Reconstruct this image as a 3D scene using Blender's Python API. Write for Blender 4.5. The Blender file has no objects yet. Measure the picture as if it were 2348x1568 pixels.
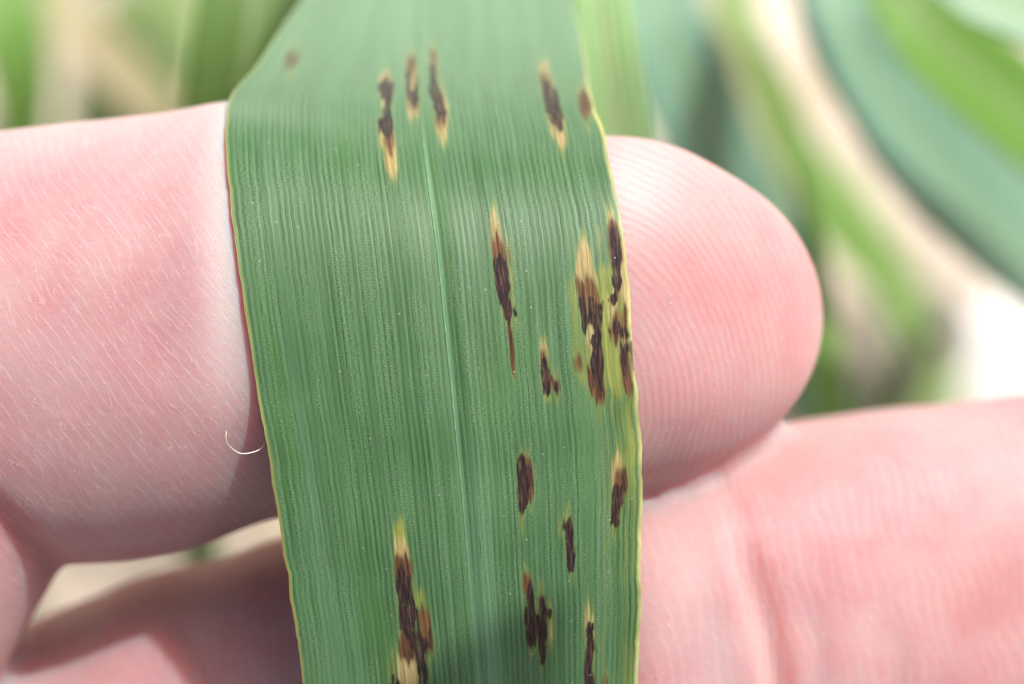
import bpy, math, random
import numpy as np
from mathutils import Matrix, Vector

random.seed(7)
RNG = np.random.default_rng(11)
scene = bpy.context.scene

# ---------------------------------------------------------------- camera
# A hand-held macro shot, looking steeply down into a barley crop.
PITCH = math.radians(60)          # degrees below the horizon
H = 0.2165                        # height of the held leaf above the soil (m)
D = 100.0                         # camera to the held leaf (mm)
K = 42.0 / 2347.0                 # mm per picture unit on the held leaf
FWD = Vector((0, math.cos(PITCH), -math.sin(PITCH)))
UPV = Vector((0, math.sin(PITCH), math.cos(PITCH)))
RGT = Vector((1, 0, 0))
F0 = Vector((0, 0, H))
# local frame of the hand and leaf: x right, y up the leaf, z towards the viewer
VIEW = Matrix(((RGT.x, UPV.x, -FWD.x, F0.x),
               (RGT.y, UPV.y, -FWD.y, F0.y),
               (RGT.z, UPV.z, -FWD.z, F0.z),
               (0, 0, 0, 1)))
cam_d = bpy.data.cameras.new('camera')
cam = bpy.data.objects.new('camera', cam_d)
scene.collection.objects.link(cam)
cam.matrix_world = VIEW @ Matrix.Translation((0, 0, D / 1000))
cam_d.sensor_width = 36
cam_d.lens = 36 * D / 42.0
cam_d.clip_start = 0.004
cam_d.clip_end = 500
cam_d.dof.use_dof = True
cam_d.dof.focus_distance = (D + 0.4) / 1000
cam_d.dof.aperture_fstop = 21
scene.camera = cam

# ---------------------------------------------------------------- light
SUN_V = Vector((0.42, 0.62, 0.66)).normalized()       # towards the sun, in the local frame
SUN_W = (VIEW.to_3x3() @ SUN_V).normalized()
SUN_EL = math.asin(SUN_W.z)
SUN_AZ = math.atan2(SUN_W.x, SUN_W.y)
world = bpy.data.worlds.new('World')
scene.world = world
world.use_nodes = True
wn = world.node_tree.nodes
wl = world.node_tree.links
wn.clear()
sky = wn.new('ShaderNodeTexSky')
sky.sky_type = 'NISHITA'
sky.sun_disc = False
sky.sun_elevation = SUN_EL
sky.sun_rotation = SUN_AZ
sky.dust_density = 7.0
sky.air_density = 0.8
sky.ozone_density = 0.5
bg = wn.new('ShaderNodeBackground')
bg.inputs['Strength'].default_value = 0.085
wo = wn.new('ShaderNodeOutputWorld')
wl.new(sky.outputs[0], bg.inputs[0])
wl.new(bg.outputs[0], wo.inputs[0])
sun_d = bpy.data.lights.new('sun', 'SUN')
sun_d.energy = 2.6
sun_d.angle = math.radians(1.8)
sun_d.color = (1.0, 0.985, 0.965)
sun = bpy.data.objects.new('sun', sun_d)
scene.collection.objects.link(sun)
sun.rotation_euler = SUN_W.to_track_quat('Z', 'Y').to_euler()
sun.location = (0, 0, 3)
scene.view_settings.view_transform = 'Standard'
scene.view_settings.look = 'None'
scene.view_settings.gamma = 1
scene.view_settings.exposure = 0.96
scene.cycles.use_denoising = True
scene.cycles.max_bounces = 6
scene.cycles.diffuse_bounces = 5
scene.cycles.glossy_bounces = 2
scene.cycles.transmission_bounces = 3
scene.cycles.transparent_max_bounces = 8

# ---------------------------------------------------------------- helpers
COL = scene.collection


def loc(px, py, z=0.0):
    """picture unit + depth in mm -> point in the local frame, mm"""
    k = K * (D - z) / D
    return ((px - 1173.5) * k, (784 - py) * k, z)


def locA(px, py, z):
    k = K * (D - z) / D
    return np.stack([(px - 1173.5) * k, (784 - py) * k, z], -1)


def to_px(v):
    k = K * (D - v[:, 2]) / D
    return v[:, 0] / k + 1173.5, 784 - v[:, 1] / k


def tag(o, label=None, cat=None, group=None, kind=None):
    if label: o['label'] = label
    if cat: o['category'] = cat
    if group: o['group'] = group
    if kind: o['kind'] = kind
    return o


def mesh_obj(name, verts, faces, mat, parent=None, local=True, smooth=True, uvs=None):
    """verts in mm of the local frame when local, else world metres"""
    me = bpy.data.meshes.new(name)
    v = np.asarray(verts, dtype=float)
    if local:
        v = v * 0.001
    if isinstance(faces, np.ndarray):
        nf, nl = faces.shape
        me.vertices.add(len(v)); me.vertices.foreach_set('co', v.astype(np.float32).ravel())
        me.loops.add(nf * nl); me.loops.foreach_set('vertex_index', faces.astype(np.int32).ravel())
        me.polygons.add(nf)
        me.polygons.foreach_set('loop_start', (np.arange(nf) * nl).astype(np.int32))
        me.update(calc_edges=True)
        me.validate()
    else:
        me.from_pydata([tuple(p) for p in v], [], faces)
    if uvs is not None:
        uvl = me.uv_layers.new(name='uv')
        li = np.zeros(len(me.loops), dtype=np.int32)
        me.loops.foreach_get('vertex_index', li)
        uvl.data.foreach_set('uv', np.asarray(uvs, dtype=np.float32)[li].ravel())
    if smooth:
        me.polygons.foreach_set('use_smooth', np.ones(len(me.polygons), dtype=bool))
    me.materials.append(mat)
    o = bpy.data.objects.new(name, me)
    COL.objects.link(o)
    if local and parent is None:
        o.matrix_world = VIEW
    if parent is not None:
        o.parent = parent
    return o


def grid_faces(nr, nc, wrap=False):
    r = np.arange(nr - 1)[:, None]
    c = np.arange(nc if wrap else nc - 1)[None, :]
    c2 = (c + 1) % nc
    a = r * nc + c
    b = r * nc + c2
    return np.stack([a, b, b + nc, a + nc], -1).reshape(-1, 4)


def resample(pts, n):
    """smooth curve through rows of numbers (Catmull-Rom), n samples"""
    p = np.asarray(pts, dtype=float)
    p = np.vstack([2 * p[0] - p[1], p, 2 * p[-1] - p[-2]])
    m = len(p) - 3
    t = np.linspace(0, m - 1e-6, n)
    i = t.astype(int)
    f = (t - i)[:, None]
    a, b, c, d = p[i], p[i + 1], p[i + 2], p[i + 3]
    return 0.5 * (2 * b + (c - a) * f + (2 * a - 5 * b + 4 * c - d) * f ** 2 + (3 * b - a - 3 * c + d) * f ** 3)


def smooth_interp(x, xs, ys, blur):
    """linear table, softened"""
    o = np.linspace(-1, 1, 9)
    w = np.exp(-2 * o ** 2); w /= w.sum()
    return sum(wi * np.interp(x + oi * blur, xs, ys) for wi, oi in zip(w, o))


def vnoise(x, y, seed=0):
    """smooth value noise 0..1"""
    xi = np.floor(x).astype(np.int64); yi = np.floor(y).astype(np.int64)
    xf = x - xi; yf = y - yi
    xf = xf * xf * (3 - 2 * xf); yf = yf * yf * (3 - 2 * yf)

    def h(a, b):
        n = (a * 374761393 + b * 668265263 + seed * 974634777) & 0x7fffffff
        n = ((n ^ (n >> 13)) * 1274126177) & 0x7fffffff
        return ((n ^ (n >> 16)) & 0xffff) / 65535.0
    return (h(xi, yi) * (1 - xf) + h(xi + 1, yi) * xf) * (1 - yf) + (h(xi, yi + 1) * (1 - xf) + h(xi + 1, yi + 1) * xf) * yf


def sstep(a, b, x):
    t = np.clip((x - a) / (b - a), 0, 1)
    return t * t * (3 - 2 * t)


class NT:
    """small node-tree writer"""
    def __init__(self, name):
        self.m = bpy.data.materials.new(name)
        self.m.use_nodes = True
        self.t = self.m.node_tree
        self.t.nodes.clear()

    def n(self, typ, **kw):
        nd = self.t.nodes.new(typ)
        for k, v in kw.items():
            setattr(nd, k, v)
        return nd

    def put(self, sock, v):
        if isinstance(v, bpy.types.NodeSocket):
            self.t.links.new(v, sock)
        elif isinstance(v, (tuple, list)) and len(v) == 3 and sock.type == 'RGBA':
            sock.default_value = (*v, 1)
        else:
            sock.default_value = v

    def math(self, op, a, b=0.0, c=0.0, clamp=False):
        nd = self.n('ShaderNodeMath', operation=op, use_clamp=clamp)
        for i, v in enumerate((a, b, c)):
            self.put(nd.inputs[i], v)
        return nd.outputs[0]

    def mix(self, f, a, b, mode='MIX'):
        nd = self.n('ShaderNodeMix', data_type='RGBA', blend_type=mode)
        self.put(nd.inputs['Factor'], f)
        self.put(nd.inputs[6], a); self.put(nd.inputs[7], b)
        return nd.outputs[2]

    def ramp(self, v, lo, hi, a=0.0, b=1.0, smooth=True):
        nd = self.n('ShaderNodeMapRange', interpolation_type='SMOOTHSTEP' if smooth else 'LINEAR')
        self.put(nd.inputs[0], v)
        for i, x in ((1, lo), (2, hi), (3, a), (4, b)):
            nd.inputs[i].default_value = x
        return nd.outputs[0]

    def noise(self, vec, scale, detail=2.0, rough=0.5, dist=0.0, dim='3D'):
        nd = self.n('ShaderNodeTexNoise', noise_dimensions=dim)
        self.put(nd.inputs['Vector'], vec)
        nd.inputs['Scale'].default_value = scale
        nd.inputs['Detail'].default_value = detail
        nd.inputs['Roughness'].default_value = rough
        nd.inputs['Distortion'].default_value = dist
        return nd.outputs[0]

    def mapping(self, vec, scale=(1, 1, 1), rot=(0, 0, 0), off=(0, 0, 0)):
        nd = self.n('ShaderNodeMapping')
        self.put(nd.inputs['Vector'], vec)
        nd.inputs['Scale'].default_value = scale
        nd.inputs['Rotation'].default_value = rot
        nd.inputs['Location'].default_value = off
        return nd.outputs[0]

    def sep(self, vec):
        nd = self.n('ShaderNodeSeparateXYZ')
        self.put(nd.inputs[0], vec)
        return nd.outputs

    def comb(self, x, y, z=0.0):
        nd = self.n('ShaderNodeCombineXYZ')
        for i, v in enumerate((x, y, z)):
            self.put(nd.inputs[i], v)
        return nd.outputs[0]

    def bump(self, h, dist, strength=1.0, normal=None):
        nd = self.n('ShaderNodeBump')
        self.put(nd.inputs['Height'], h)
        nd.inputs['Distance'].default_value = dist
        nd.inputs['Strength'].default_value = strength
        if normal is not None:
            self.put(nd.inputs['Normal'], normal)
        return nd.outputs[0]

    def principled(self, **kw):
        nd = self.n('ShaderNodeBsdfPrincipled')
        for k, v in kw.items():
            self.put(nd.inputs[k.replace('_', ' ')], v)
        return nd

    def out(self, shader):
        o = self.n('ShaderNodeOutputMaterial')
        self.t.links.new(shader, o.inputs[0])
        return self.m


# ---------------------------------------------------------------- materials
def soil_material():
    t = NT('soil')
    co = t.n('ShaderNodeTexCoord').outputs['Object']
    a = t.noise(co, 14, 6, 0.6)
    b = t.noise(co, 90, 5, 0.65)
    c = t.noise(co, 500, 3, 0.6)
    col = t.mix(t.ramp(a, 0.35, 0.65), (0.60, 0.51, 0.41), (0.80, 0.71, 0.59))
    col = t.mix(t.ramp(b, 0.3, 0.7), t.mix(0.5, col, (0.36, 0.29, 0.22)), col)
    h = t.math('ADD', t.math('MULTIPLY', b, 1.0), t.math('MULTIPLY', c, 0.3))
    bs = t.principled(Base_Color=col, Roughness=0.95, Normal=t.bump(h, 0.006))
    return t.out(bs.outputs[0])


def leaf_material(name, light, dark, rough=0.45, trans=0.3, glow=None, rows=0.5):
    """plain barley leaf for the blurred leaves behind: u across in mm, v along in mm"""
    t = NT(name)
    uv = t.n('ShaderNodeUVMap', uv_map='uv').outputs[0]
    u, v, _ = t.sep(uv)
    st = t.noise(t.mapping(uv, (1.6, 0.03, 1)), 1.0, 3, 0.6, dim='2D')
    sin = t.math('SINE', t.math('MULTIPLY', u, 2 * math.pi / rows))
    blot = t.noise(t.mapping(uv, (0.12, 0.05, 1)), 1.0, 3)
    f = t.math('ADD', t.math('MULTIPLY', sin, 0.08), t.ramp(st, 0.1, 0.9))
    col = t.mix(f, dark, light)
    col = t.mix(t.ramp(blot, 0.55, 0.85, 0, 0.2), col, (0.30, 0.34, 0.10))
    rib = t.ramp(t.math('ABSOLUTE', u), 0.15, 0.5, 0.7, 0.0)
    col = t.mix(rib, col, (0.32, 0.42, 0.2))
    nrm = t.bump(t.math('ADD', sin, st), 0.00006)
    bs = t.principled(Base_Color=col, Roughness=rough, Normal=nrm)
    tr = t.n('ShaderNodeBsdfTranslucent')
    t.put(tr.inputs['Color'], t.mix(0.55, col, glow or (0.32, 0.46, 0.08)))
    mx = t.n('ShaderNodeMixShader')
    mx.inputs[0].default_value = trans
    t.t.links.new(bs.outputs[0], mx.inputs[1])
    t.t.links.new(tr.outputs[0], mx.inputs[2])
    return t.out(mx.outputs[0])


def held_leaf_material():
    """glaucous blade with rows of veins and stomata, brown lesions kept in an attribute"""
    t = NT('held_leaf_blade')
    uv = t.n('ShaderNodeUVMap', uv_map='uv').outputs[0]
    u0, v, _ = t.sep(uv)
    wob = t.noise(t.mapping(uv, (0.55, 0.03, 1)), 1.0, 2, dim='2D')
    u = t.math('ADD', u0, t.math('MULTIPLY', wob, 0.05))
    ROW = 0.238
    cell = t.comb(t.math('DIVIDE', u, ROW), t.math('DIVIDE', v, 0.088))
    row = t.math('COSINE', t.math('MULTIPLY', t.math('ADD', t.math('DIVIDE', u, ROW), 0.5), 2 * math.pi))
    # rows differ in strength, a few are strong veins
    rs = t.noise(t.mapping(t.comb(u, v), (3.1, 0.035, 1)), 1.0, 2, 0.7, dim='2D')
    fine = t.noise(t.mapping(t.comb(u, v), (13.0, 0.16, 1)), 1.0, 2, 0.6, dim='2D')
    vein = t.noise(t.mapping(t.comb(u, v), (1.5, 0.012, 1)), 1.0, 1, 0.5, dim='2D')
    rowf = t.math('MULTIPLY', t.ramp(row, -0.7, 0.95), t.ramp(rs, 0.25, 0.7, 0.7, 1.0))
    base_hi = (0.086, 0.205, 0.076)
    base_lo = (0.014, 0.060, 0.005)
    mixf = t.math('ADD', t.math('MULTIPLY', rowf, 0.6), t.math('MULTIPLY', t.ramp(fine, 0.3, 0.7), 0.5), clamp=True)
    col = t.mix(mixf, base_lo, base_hi)
    # broad bands, bluer and greener
    band = t.noise(t.mapping(uv, (0.45, 0.05, 1)), 1.0, 3, 0.55, dim='2D')
    col = t.mix(t.ramp(band, 0.35, 0.7, 0.0, 0.28), col, (0.074, 0.165, 0.066))
    gb = t.noise(t.mapping(uv, (0.8, 0.09, 1), off=(5, 2, 0)), 1.0, 3, 0.55, dim='2D')
    col = t.mix(t.ramp(gb, 0.5, 0.8, 0.0, 0.5), col, (0.06, 0.16, 0.028))
    col = t.mix(t.ramp(vein, 0.62, 0.7, 0.0, 0.15), col, (0.16, 0.30, 0.17))
    # stomata: rows of tiny pale dots
    vo = t.n('ShaderNodeTexVoronoi', voronoi_dimensions='2D', feature='F1')
    t.put(vo.inputs['Vector'], cell)
    vo.inputs['Scale'].default_value = 1.0
    vo.inputs['Randomness'].default_value = 0.35
    dotm = t.noise(t.mapping(uv, (0.7, 0.35, 1), off=(9, 1, 0)), 1.0, 3, 0.6, dim='2D')
    dots = t.math('MULTIPLY', t.ramp(vo.outputs['Distance'], 0.14, 0.32, 1.0, 0.0), t.ramp(dotm, 0.3, 0.6, 0.08, 0.34))
    dots = t.math('MULTIPLY', dots, t.ramp(rs, 0.3, 0.6, 0.3, 1.0))
    col = t.mix(dots, col, (0.40, 0.52, 0.36))
    # masks
    at = t.n('ShaderNodeAttribute', attribute_name='lesion')
    mr, mg, mb = t.sep(at.outputs['Vector'])
    my = at.outputs['Alpha']
    at2 = t.n('ShaderNodeAttribute', attribute_name='margin')
    rim, pale, edge_red = t.sep(at2.outputs['Vector'])
    fib = t.noise(t.mapping(t.comb(u0, v), (8.5, 0.22, 1)), 1.0, 4, 0.7, dim='2D')
    fib2 = t.noise(t.mapping(t.comb(u0, v), (14.0, 1.2, 1), off=(3, 3, 0)), 1.0, 2, 0.6, dim='2D')
    def streaky(m, amt, lo=0.2, hi=0.8):
        return t.ramp(t.math('ADD', m, t.math('MULTIPLY', t.math('SUBTRACT', fib, 0.5), amt)), lo, hi)
    my = t.math('MULTIPLY', streaky(my, 1.0, 0.25, 0.85), 1.0)
    mb = t.math('MULTIPLY', streaky(mb, 1.7, 0.35, 1.0), 0.85)
    mg = streaky(mg, 1.5)
    brkl = t.noise(t.mapping(t.comb(u0, v), (5.0, 1.0, 1), off=(1, 7, 0)), 1.0, 3, 0.6, dim='2D')
    mr = streaky(t.math('ADD', mr, t.math('MULTIPLY', t.math('SUBTRACT', t.ramp(brkl, 0.35, 0.55), 1.0), 0.45)), 1.7, 0.22, 0.62)
    ycol = t.mix(t.ramp(fib, 0.35, 0.65), (0.15, 0.205, 0.02), (0.31, 0.31, 0.045))
    col = t.mix(t.math('MULTIPLY', my, 0.8), col, ycol)
    col = t.mix(t.math('MULTIPLY', pale, 0.6), col, t.mix(fine, (0.17, 0.36, 0.19), (0.27, 0.47, 0.29)))  # pale midrib band, plus sunlit tone painted on the upper blade
    tanc = t.mix(t.ramp(fib, 0.3, 0.7), (0.25, 0.15, 0.05), (0.55, 0.42, 0.20))
    col = t.mix(mb, col, tanc)
    brc = t.mix(t.ramp(fib, 0.3, 0.7), (0.19, 0.085, 0.03), (0.05, 0.018, 0.012))
    col = t.mix(mg, col, brc)
    drk = t.mix(t.ramp(fib2, 0.4, 0.75), (0.013, 0.005, 0.008), (0.10, 0.042, 0.032))
    col = t.mix(mr, col, drk)
    col = t.mix(rim, col, (0.62, 0.60, 0.22))
    col = t.mix(edge_red, col, (0.22, 0.14, 0.02))
    # a little dust
    du = t.n('ShaderNodeTexVoronoi', voronoi_dimensions='2D', feature='F1')
    t.put(du.inputs['Vector'], uv)
    du.inputs['Scale'].default_value = 1.15
    dsel = t.sep(du.outputs['Color'])[0]
    dust = t.math('MULTIPLY', t.ramp(du.outputs['Distance'], 0.025, 0.06, 1.0, 0.0), t.ramp(dsel, 0.86, 0.95))
    col = t.mix(t.math('MULTIPLY', dust, 0.4), col, (0.6, 0.62, 0.5))
    les = t.math('MAXIMUM', mr, t.math('MAXIMUM', mg, mb))
    h = t.math('ADD', t.math('MULTIPLY', rowf, 0.6), t.math('MULTIPLY', fine, 0.8))
    h = t.math('ADD', h, t.math('MULTIPLY', dots, 0.5))
    h = t.math('ADD', h, t.math('MULTIPLY', les, t.math('MULTIPLY', fib2, 0.8)))
    nrm = t.bump(h, 0.000013, 0.7)
    rough = t.math('SUBTRACT', t.math('ADD', 0.40, t.math('MULTIPLY', fine, 0.14)), t.math('MULTIPLY', les, -0.1))
    bs = t.principled(Base_Color=col, Roughness=rough, Normal=nrm)
    t.put(bs.inputs['Specular IOR Level'], t.math('SUBTRACT', 0.62, t.math('MULTIPLY', les, 0.4)))
    bs.inputs['Sheen Weight'].default_value = 1.0
    bs.inputs['Sheen Roughness'].default_value = 0.4
    bs.inputs['Sheen Tint'].default_value = (0.75, 1.0, 0.8, 1)
    tr = t.n('ShaderNodeBsdfTranslucent')
    t.put(tr.inputs['Color'], t.mix(0.5, col, (0.30, 0.50, 0.10)))
    mx = t.n('ShaderNodeMixShader')
    mx.inputs[0].default_value = 0.22
    t.t.links.new(bs.outputs[0], mx.inputs[1])
    t.t.links.new(tr.outputs[0], mx.inputs[2])
    return t.out(mx.outputs[0])


def skin_material():
    t = NT('skin')
    co = t.n('ShaderNodeTexCoord').outputs['Object']
    mm = t.mapping(co, (1000, 1000, 1000))
    at = t.n('ShaderNodeAttribute', attribute_name='region')
    tip, mid, blanch_pale = t.sep(at.outputs['Vector'])
    red = at.outputs['Alpha']
    # --- net of fine wrinkles
    wlow = t.noise(mm, 0.16, 2, 0.5)
    wmid = t.noise(mm, 1.5, 3, 0.6)

    def family(rotz, space, low, mid_, width, seed):
        x_, y_, z_ = t.sep(t.mapping(mm, (1, 1, 1), (0, 0, rotz), (seed, 0, 0)))
        ph = t.math('ADD', t.math('DIVIDE', x_, space), t.math('ADD', t.math('MULTIPLY', wlow, low), t.math('MULTIPLY', wmid, mid_)))
        d = t.math('ABSOLUTE', t.math('SUBTRACT', t.math('FRACT', ph), 0.5))
        return t.ramp(d, 0.0, width, 1.0, 0.0)
    b1 = t.noise(t.mapping(mm, (1, 1, 1), off=(7, 3, 0)), 0.9, 2, 0.6)
    b2 = t.noise(t.mapping(mm, (1, 1, 1), off=(-5, 9, 0)), 0.8, 2, 0.6)
    n1 = t.math('MULTIPLY', family(math.radians(-36), 0.44, 3.0, 0.6, 0.14, 0.0), t.ramp(b1, 0.36, 0.56, 0.35, 1.0))
    n1b = t.math('MULTIPLY', family(math.radians(-20), 0.55, 3.0, 0.7, 0.11, 0.3), t.ramp(b2, 0.45, 0.62))
    n1 = t.math('MAXIMUM', n1, t.math('MULTIPLY', n1b, 0.8))
    n2 = t.math('MAXIMUM', family(math.radians(-42), 0.2, 3.0, 0.5, 0.2, 0.1), family(math.radians(-70), 0.5, 3.0, 0.6, 0.1, 0.6))
    brk = t.noise(mm, 1.3, 3, 0.6)
    brk2 = t.noise(mm, 0.35, 2, 0.5)
    lines = t.math('MULTIPLY', n1, t.ramp(brk, 0.3, 0.6, 0.4, 1.0))
    fine_l = t.math('MULTIPLY', n2, t.math('MULTIPLY', t.ramp(brk, 0.38, 0.7), t.ramp(brk2, 0.4, 0.6, 0.15, 0.8)))
    netm = t.math('MAXIMUM', lines, t.math('MULTIPLY', fine_l, 0.95))
    # --- papillary ridges of the fingertip
    x, y, z = t.sep(mm)
    dn = t.noise(mm, 0.22, 3, 0.5)
    dx = t.math('SUBTRACT', x, 2.4)
    dy = t.math('MULTIPLY', t.math('SUBTRACT', y, -2.6), 0.82)
    r = t.math('SQRT', t.math('ADD', t.math('MULTIPLY', dx, dx), t.math('MULTIPLY', dy, dy)))
    r = t.math('ADD', r, t.math('MULTIPLY', dn, 0.9))
    ridge = t.math('SINE', t.math('MULTIPLY', r, 2 * math.pi / 0.315))
    ridge = t.math('ADD', ridge, t.math('MULTIPLY', t.math('SUBTRACT', t.noise(mm, 4.0, 2), 0.5), 1.3))
    ridge01 = t.ramp(ridge, -1.0, 1.0)
    # --- long wrinkles of the second finger
    mdn = t.noise(mm, 0.3, 2, 0.5)
    mline = t.math('SINE', t.math('MULTIPLY', t.math('ADD', t.math('ADD', x, t.math('MULTIPLY', y, 0.25)), t.math('MULTIPLY', mdn, 1.6)), 2 * math.pi / 0.55))
    mline = t.math('MULTIPLY', t.ramp(mline, 0.2, 1.0), t.ramp(brk2, 0.3, 0.6))
    notip = t.math('SUBTRACT', 1.0, t.math('MAXIMUM', tip, mid), clamp=True)
    # --- colour
    mot = t.noise(mm, 0.16, 3, 0.55)
    mot2 = t.noise(mm, 0.6, 3, 0.6)
    col = t.mix(t.ramp(mot, 0.35, 0.65), (0.44, 0.272, 0.268), (0.43, 0.215, 0.222))
    col = t.mix(t.ramp(mot2, 0.35, 0.7, 0.0, 0.4), col, (0.45, 0.305, 0.295))
    col = t.mix(t.math('MULTIPLY', blanch_pale, 0.85), col, (0.52, 0.425, 0.41))
    col = t.mix(t.math('MULTIPLY', red, 0.8), col, (0.47, 0.14, 0.13))
    netw = t.math('MULTIPLY', netm, notip)
    col = t.mix(t.math('MULTIPLY', netw, 0.26), col, (0.64, 0.54, 0.52))
    rw = t.math('MULTIPLY', tip, t.ramp(t.noise(mm, 0.9, 4, 0.65), 0.3, 0.62, 0.15, 1.0))
    col = t.mix(t.math('MULTIPLY', rw, t.math('MULTIPLY', t.math('SUBTRACT', 1.0, ridge01), 0.24)), col, (0.45, 0.20, 0.20))
    col = t.mix(t.math('MULTIPLY', rw, t.math('MULTIPLY', ridge01, 0.10)), col, (0.62, 0.5, 0.47))
    flake = t.math('MULTIPLY', t.ramp(t.noise(mm, 6.0, 3, 0.7), 0.62, 0.70), t.ramp(brk, 0.45, 0.65))
    col = t.mix(t.math('MULTIPLY', flake, 0.4), col, (0.75, 0.67, 0.64))
    col = t.mix(t.math('MULTIPLY', mid, t.math('MULTIPLY', mline, 0.12)), col, (0.62, 0.47, 0.44))
    # --- relief
    grain = t.noise(mm, 3.0, 4, 0.65)
    h = t.math('ADD', t.math('MULTIPLY', netw, 0.10), t.math('MULTIPLY', t.math('MULTIPLY', rw, ridge01), 0.13))
    h = t.math('ADD', h, t.math('MULTIPLY', t.math('MULTIPLY', mid, mline), 0.07))
    h = t.math('ADD', h, t.math('MULTIPLY', grain, 0.6))
    h = t.math('ADD', h, t.math('MULTIPLY', flake, 0.5))
    nrm = t.bump(h, 0.00007, 0.9)
    bs = t.principled(Base_Color=col, Roughness=0.58, Normal=nrm)
    bs.inputs['Subsurface Weight'].default_value = 1.0
    bs.inputs['Subsurface Radius'].default_value = (1.0, 0.09, 0.055)
    bs.inputs['Subsurface Scale'].default_value = 0.005
    bs.inputs['Specular IOR Level'].default_value = 0.33
    return t.out(bs.outputs[0])


def plain_material(name, a, b, scale=300, rough=0.8, bump=0.001):
    t = NT(name)
    co = t.n('ShaderNodeTexCoord').outputs['Object']
    n = t.noise(co, scale, 4, 0.6)
    bs = t.principled(Base_Color=t.mix(t.ramp(n, 0.3, 0.7), a, b), Roughness=rough, Normal=t.bump(n, bump))
    return t.out(bs.outputs[0])


M_SOIL = soil_material()
M_STRAW = plain_material('dry_straw', (0.48, 0.38, 0.22), (0.66, 0.57, 0.40), 800, 0.7, 0.0004)
M_CLOD = plain_material('soil_clod', (0.46, 0.38, 0.29), (0.72, 0.63, 0.51), 160, 0.95, 0.003)
M_STEM = plain_material('green_stem', (0.09, 0.18, 0.05), (0.20, 0.30, 0.12), 400, 0.5, 0.0002)
M_HAIR = plain_material('pale_fibre', (0.62, 0.57, 0.48), (0.75, 0.71, 0.62), 2000, 0.4, 0.0)
M_BLUE = leaf_material('leaf_glaucous', (0.28, 0.47, 0.36), (0.18, 0.35, 0.23), 0.42)
M_MID = leaf_material('leaf_mid_green', (0.15, 0.27, 0.07), (0.08, 0.18, 0.03), 0.5)
M_BRIGHT = leaf_material('leaf_bright_green', (0.22, 0.42, 0.08), (0.14, 0.32, 0.05), 0.45)
M_PALE = leaf_material('leaf_pale_green', (0.36, 0.56, 0.26), (0.27, 0.47, 0.18), 0.4)
M_YELLOW = leaf_material('leaf_yellowing', (0.48, 0.50, 0.22), (0.34, 0.40, 0.14), 0.5)
M_LIME = leaf_material('leaf_lime', (0.42, 0.55, 0.24), (0.30, 0.45, 0.16), 0.45)
M_MINT = leaf_material('leaf_mint', (0.40, 0.54, 0.40), (0.30, 0.46, 0.29), 0.4)
M_CROP = plain_material('crop_green', (0.04, 0.07, 0.02), (0.08, 0.12, 0.04), 60, 0.5, 0.0)
M_GLARE = plain_material('soil_glare', (0.74, 0.71, 0.66), (0.84, 0.82, 0.77), 200, 0.8, 0.001)  # near-white tone carries the glare of sunlit soil
M_SHADED_SOIL = plain_material('shaded_soil', (0.11, 0.095, 0.08), (0.20, 0.175, 0.155), 160, 0.95, 0.003)  # dark tone stands in for soil lying in shade
M_DEAD = leaf_material('leaf_dead', (0.62, 0.54, 0.36), (0.46, 0.38, 0.23), 0.6, glow=(0.6, 0.5, 0.3))

# ---------------------------------------------------------------- ground
def build_ground():
    n = 221
    s = np.linspace(-1, 1, n)
    g = np.sinh(s * 7.2) / np.sinh(7.2) * 90
    X, Y = np.meshgrid(g, g + 0.12)
    near = np.exp(-((X / 1.5) ** 2 + ((Y - 0.12) / 1.5) ** 2))
    Z = (vnoise(X * 9, Y * 9, 1) - 0.5) * 0.03 + (vnoise(X * 38, Y * 38, 2) - 0.5) * 0.016 + (vnoise(X * 110, Y * 110, 3) - 0.5) * 0.006
    Z = Z * near - 0.012
    v = np.stack([X, Y, Z], -1).reshape(-1, 3)
    return tag(mesh_obj('ground', v, grid_faces(n, n), M_SOIL, local=False), kind='structure')


build_ground()


def build_clods():
    vs, fs = [], []
    ico = [(-1, 0, 1.6), (1, 0, 1.6), (-1, 0, -1.6), (1, 0, -1.6), (0, 1.6, 1), (0, 1.6, -1), (0, -1.6, 1), (0, -1.6, -1), (1.6, 1, 0), (-1.6, 1, 0), (1.6, -1, 0), (-1.6, -1, 0)]
    icf = [(0, 4, 1), (0, 9, 4), (9, 5, 4), (4, 5, 8), (4, 8, 1), (8, 10, 1), (8, 3, 10), (5, 3, 8), (5, 2, 3), (2, 7, 3), (7, 10, 3), (7, 6, 10), (7, 11, 6), (11, 0, 6), (0, 1, 6), (6, 1, 10), (9, 0, 11), (9, 11, 2), (9, 2, 5), (7, 2, 11)]
    for i in range(900):
        x, y = random.gauss(0, 0.22), 0.13 + random.gauss(0, 0.25)
        r = random.uniform(0.0015, 0.008) * (1.6 if random.random() < 0.1 else 1)
        b = len(vs)
        sq = random.uniform(0.5, 0.9)
        for p in ico:
            q = 0.55 * random.uniform(0.7, 1.2)
            vs.append((x + p[0] * r * q, y + p[1] * r * q, -0.006 + r * 0.4 + p[2] * r * q * sq))
        fs += [tuple(b + k for k in f) for f in icf]
    o = mesh_obj('soil_clods', vs, fs, M_CLOD, local=False, smooth=False)
    tag(o, 'pale dry crumbs of soil strewn over the ground', 'soil', kind='stuff')


build_clods()


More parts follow.
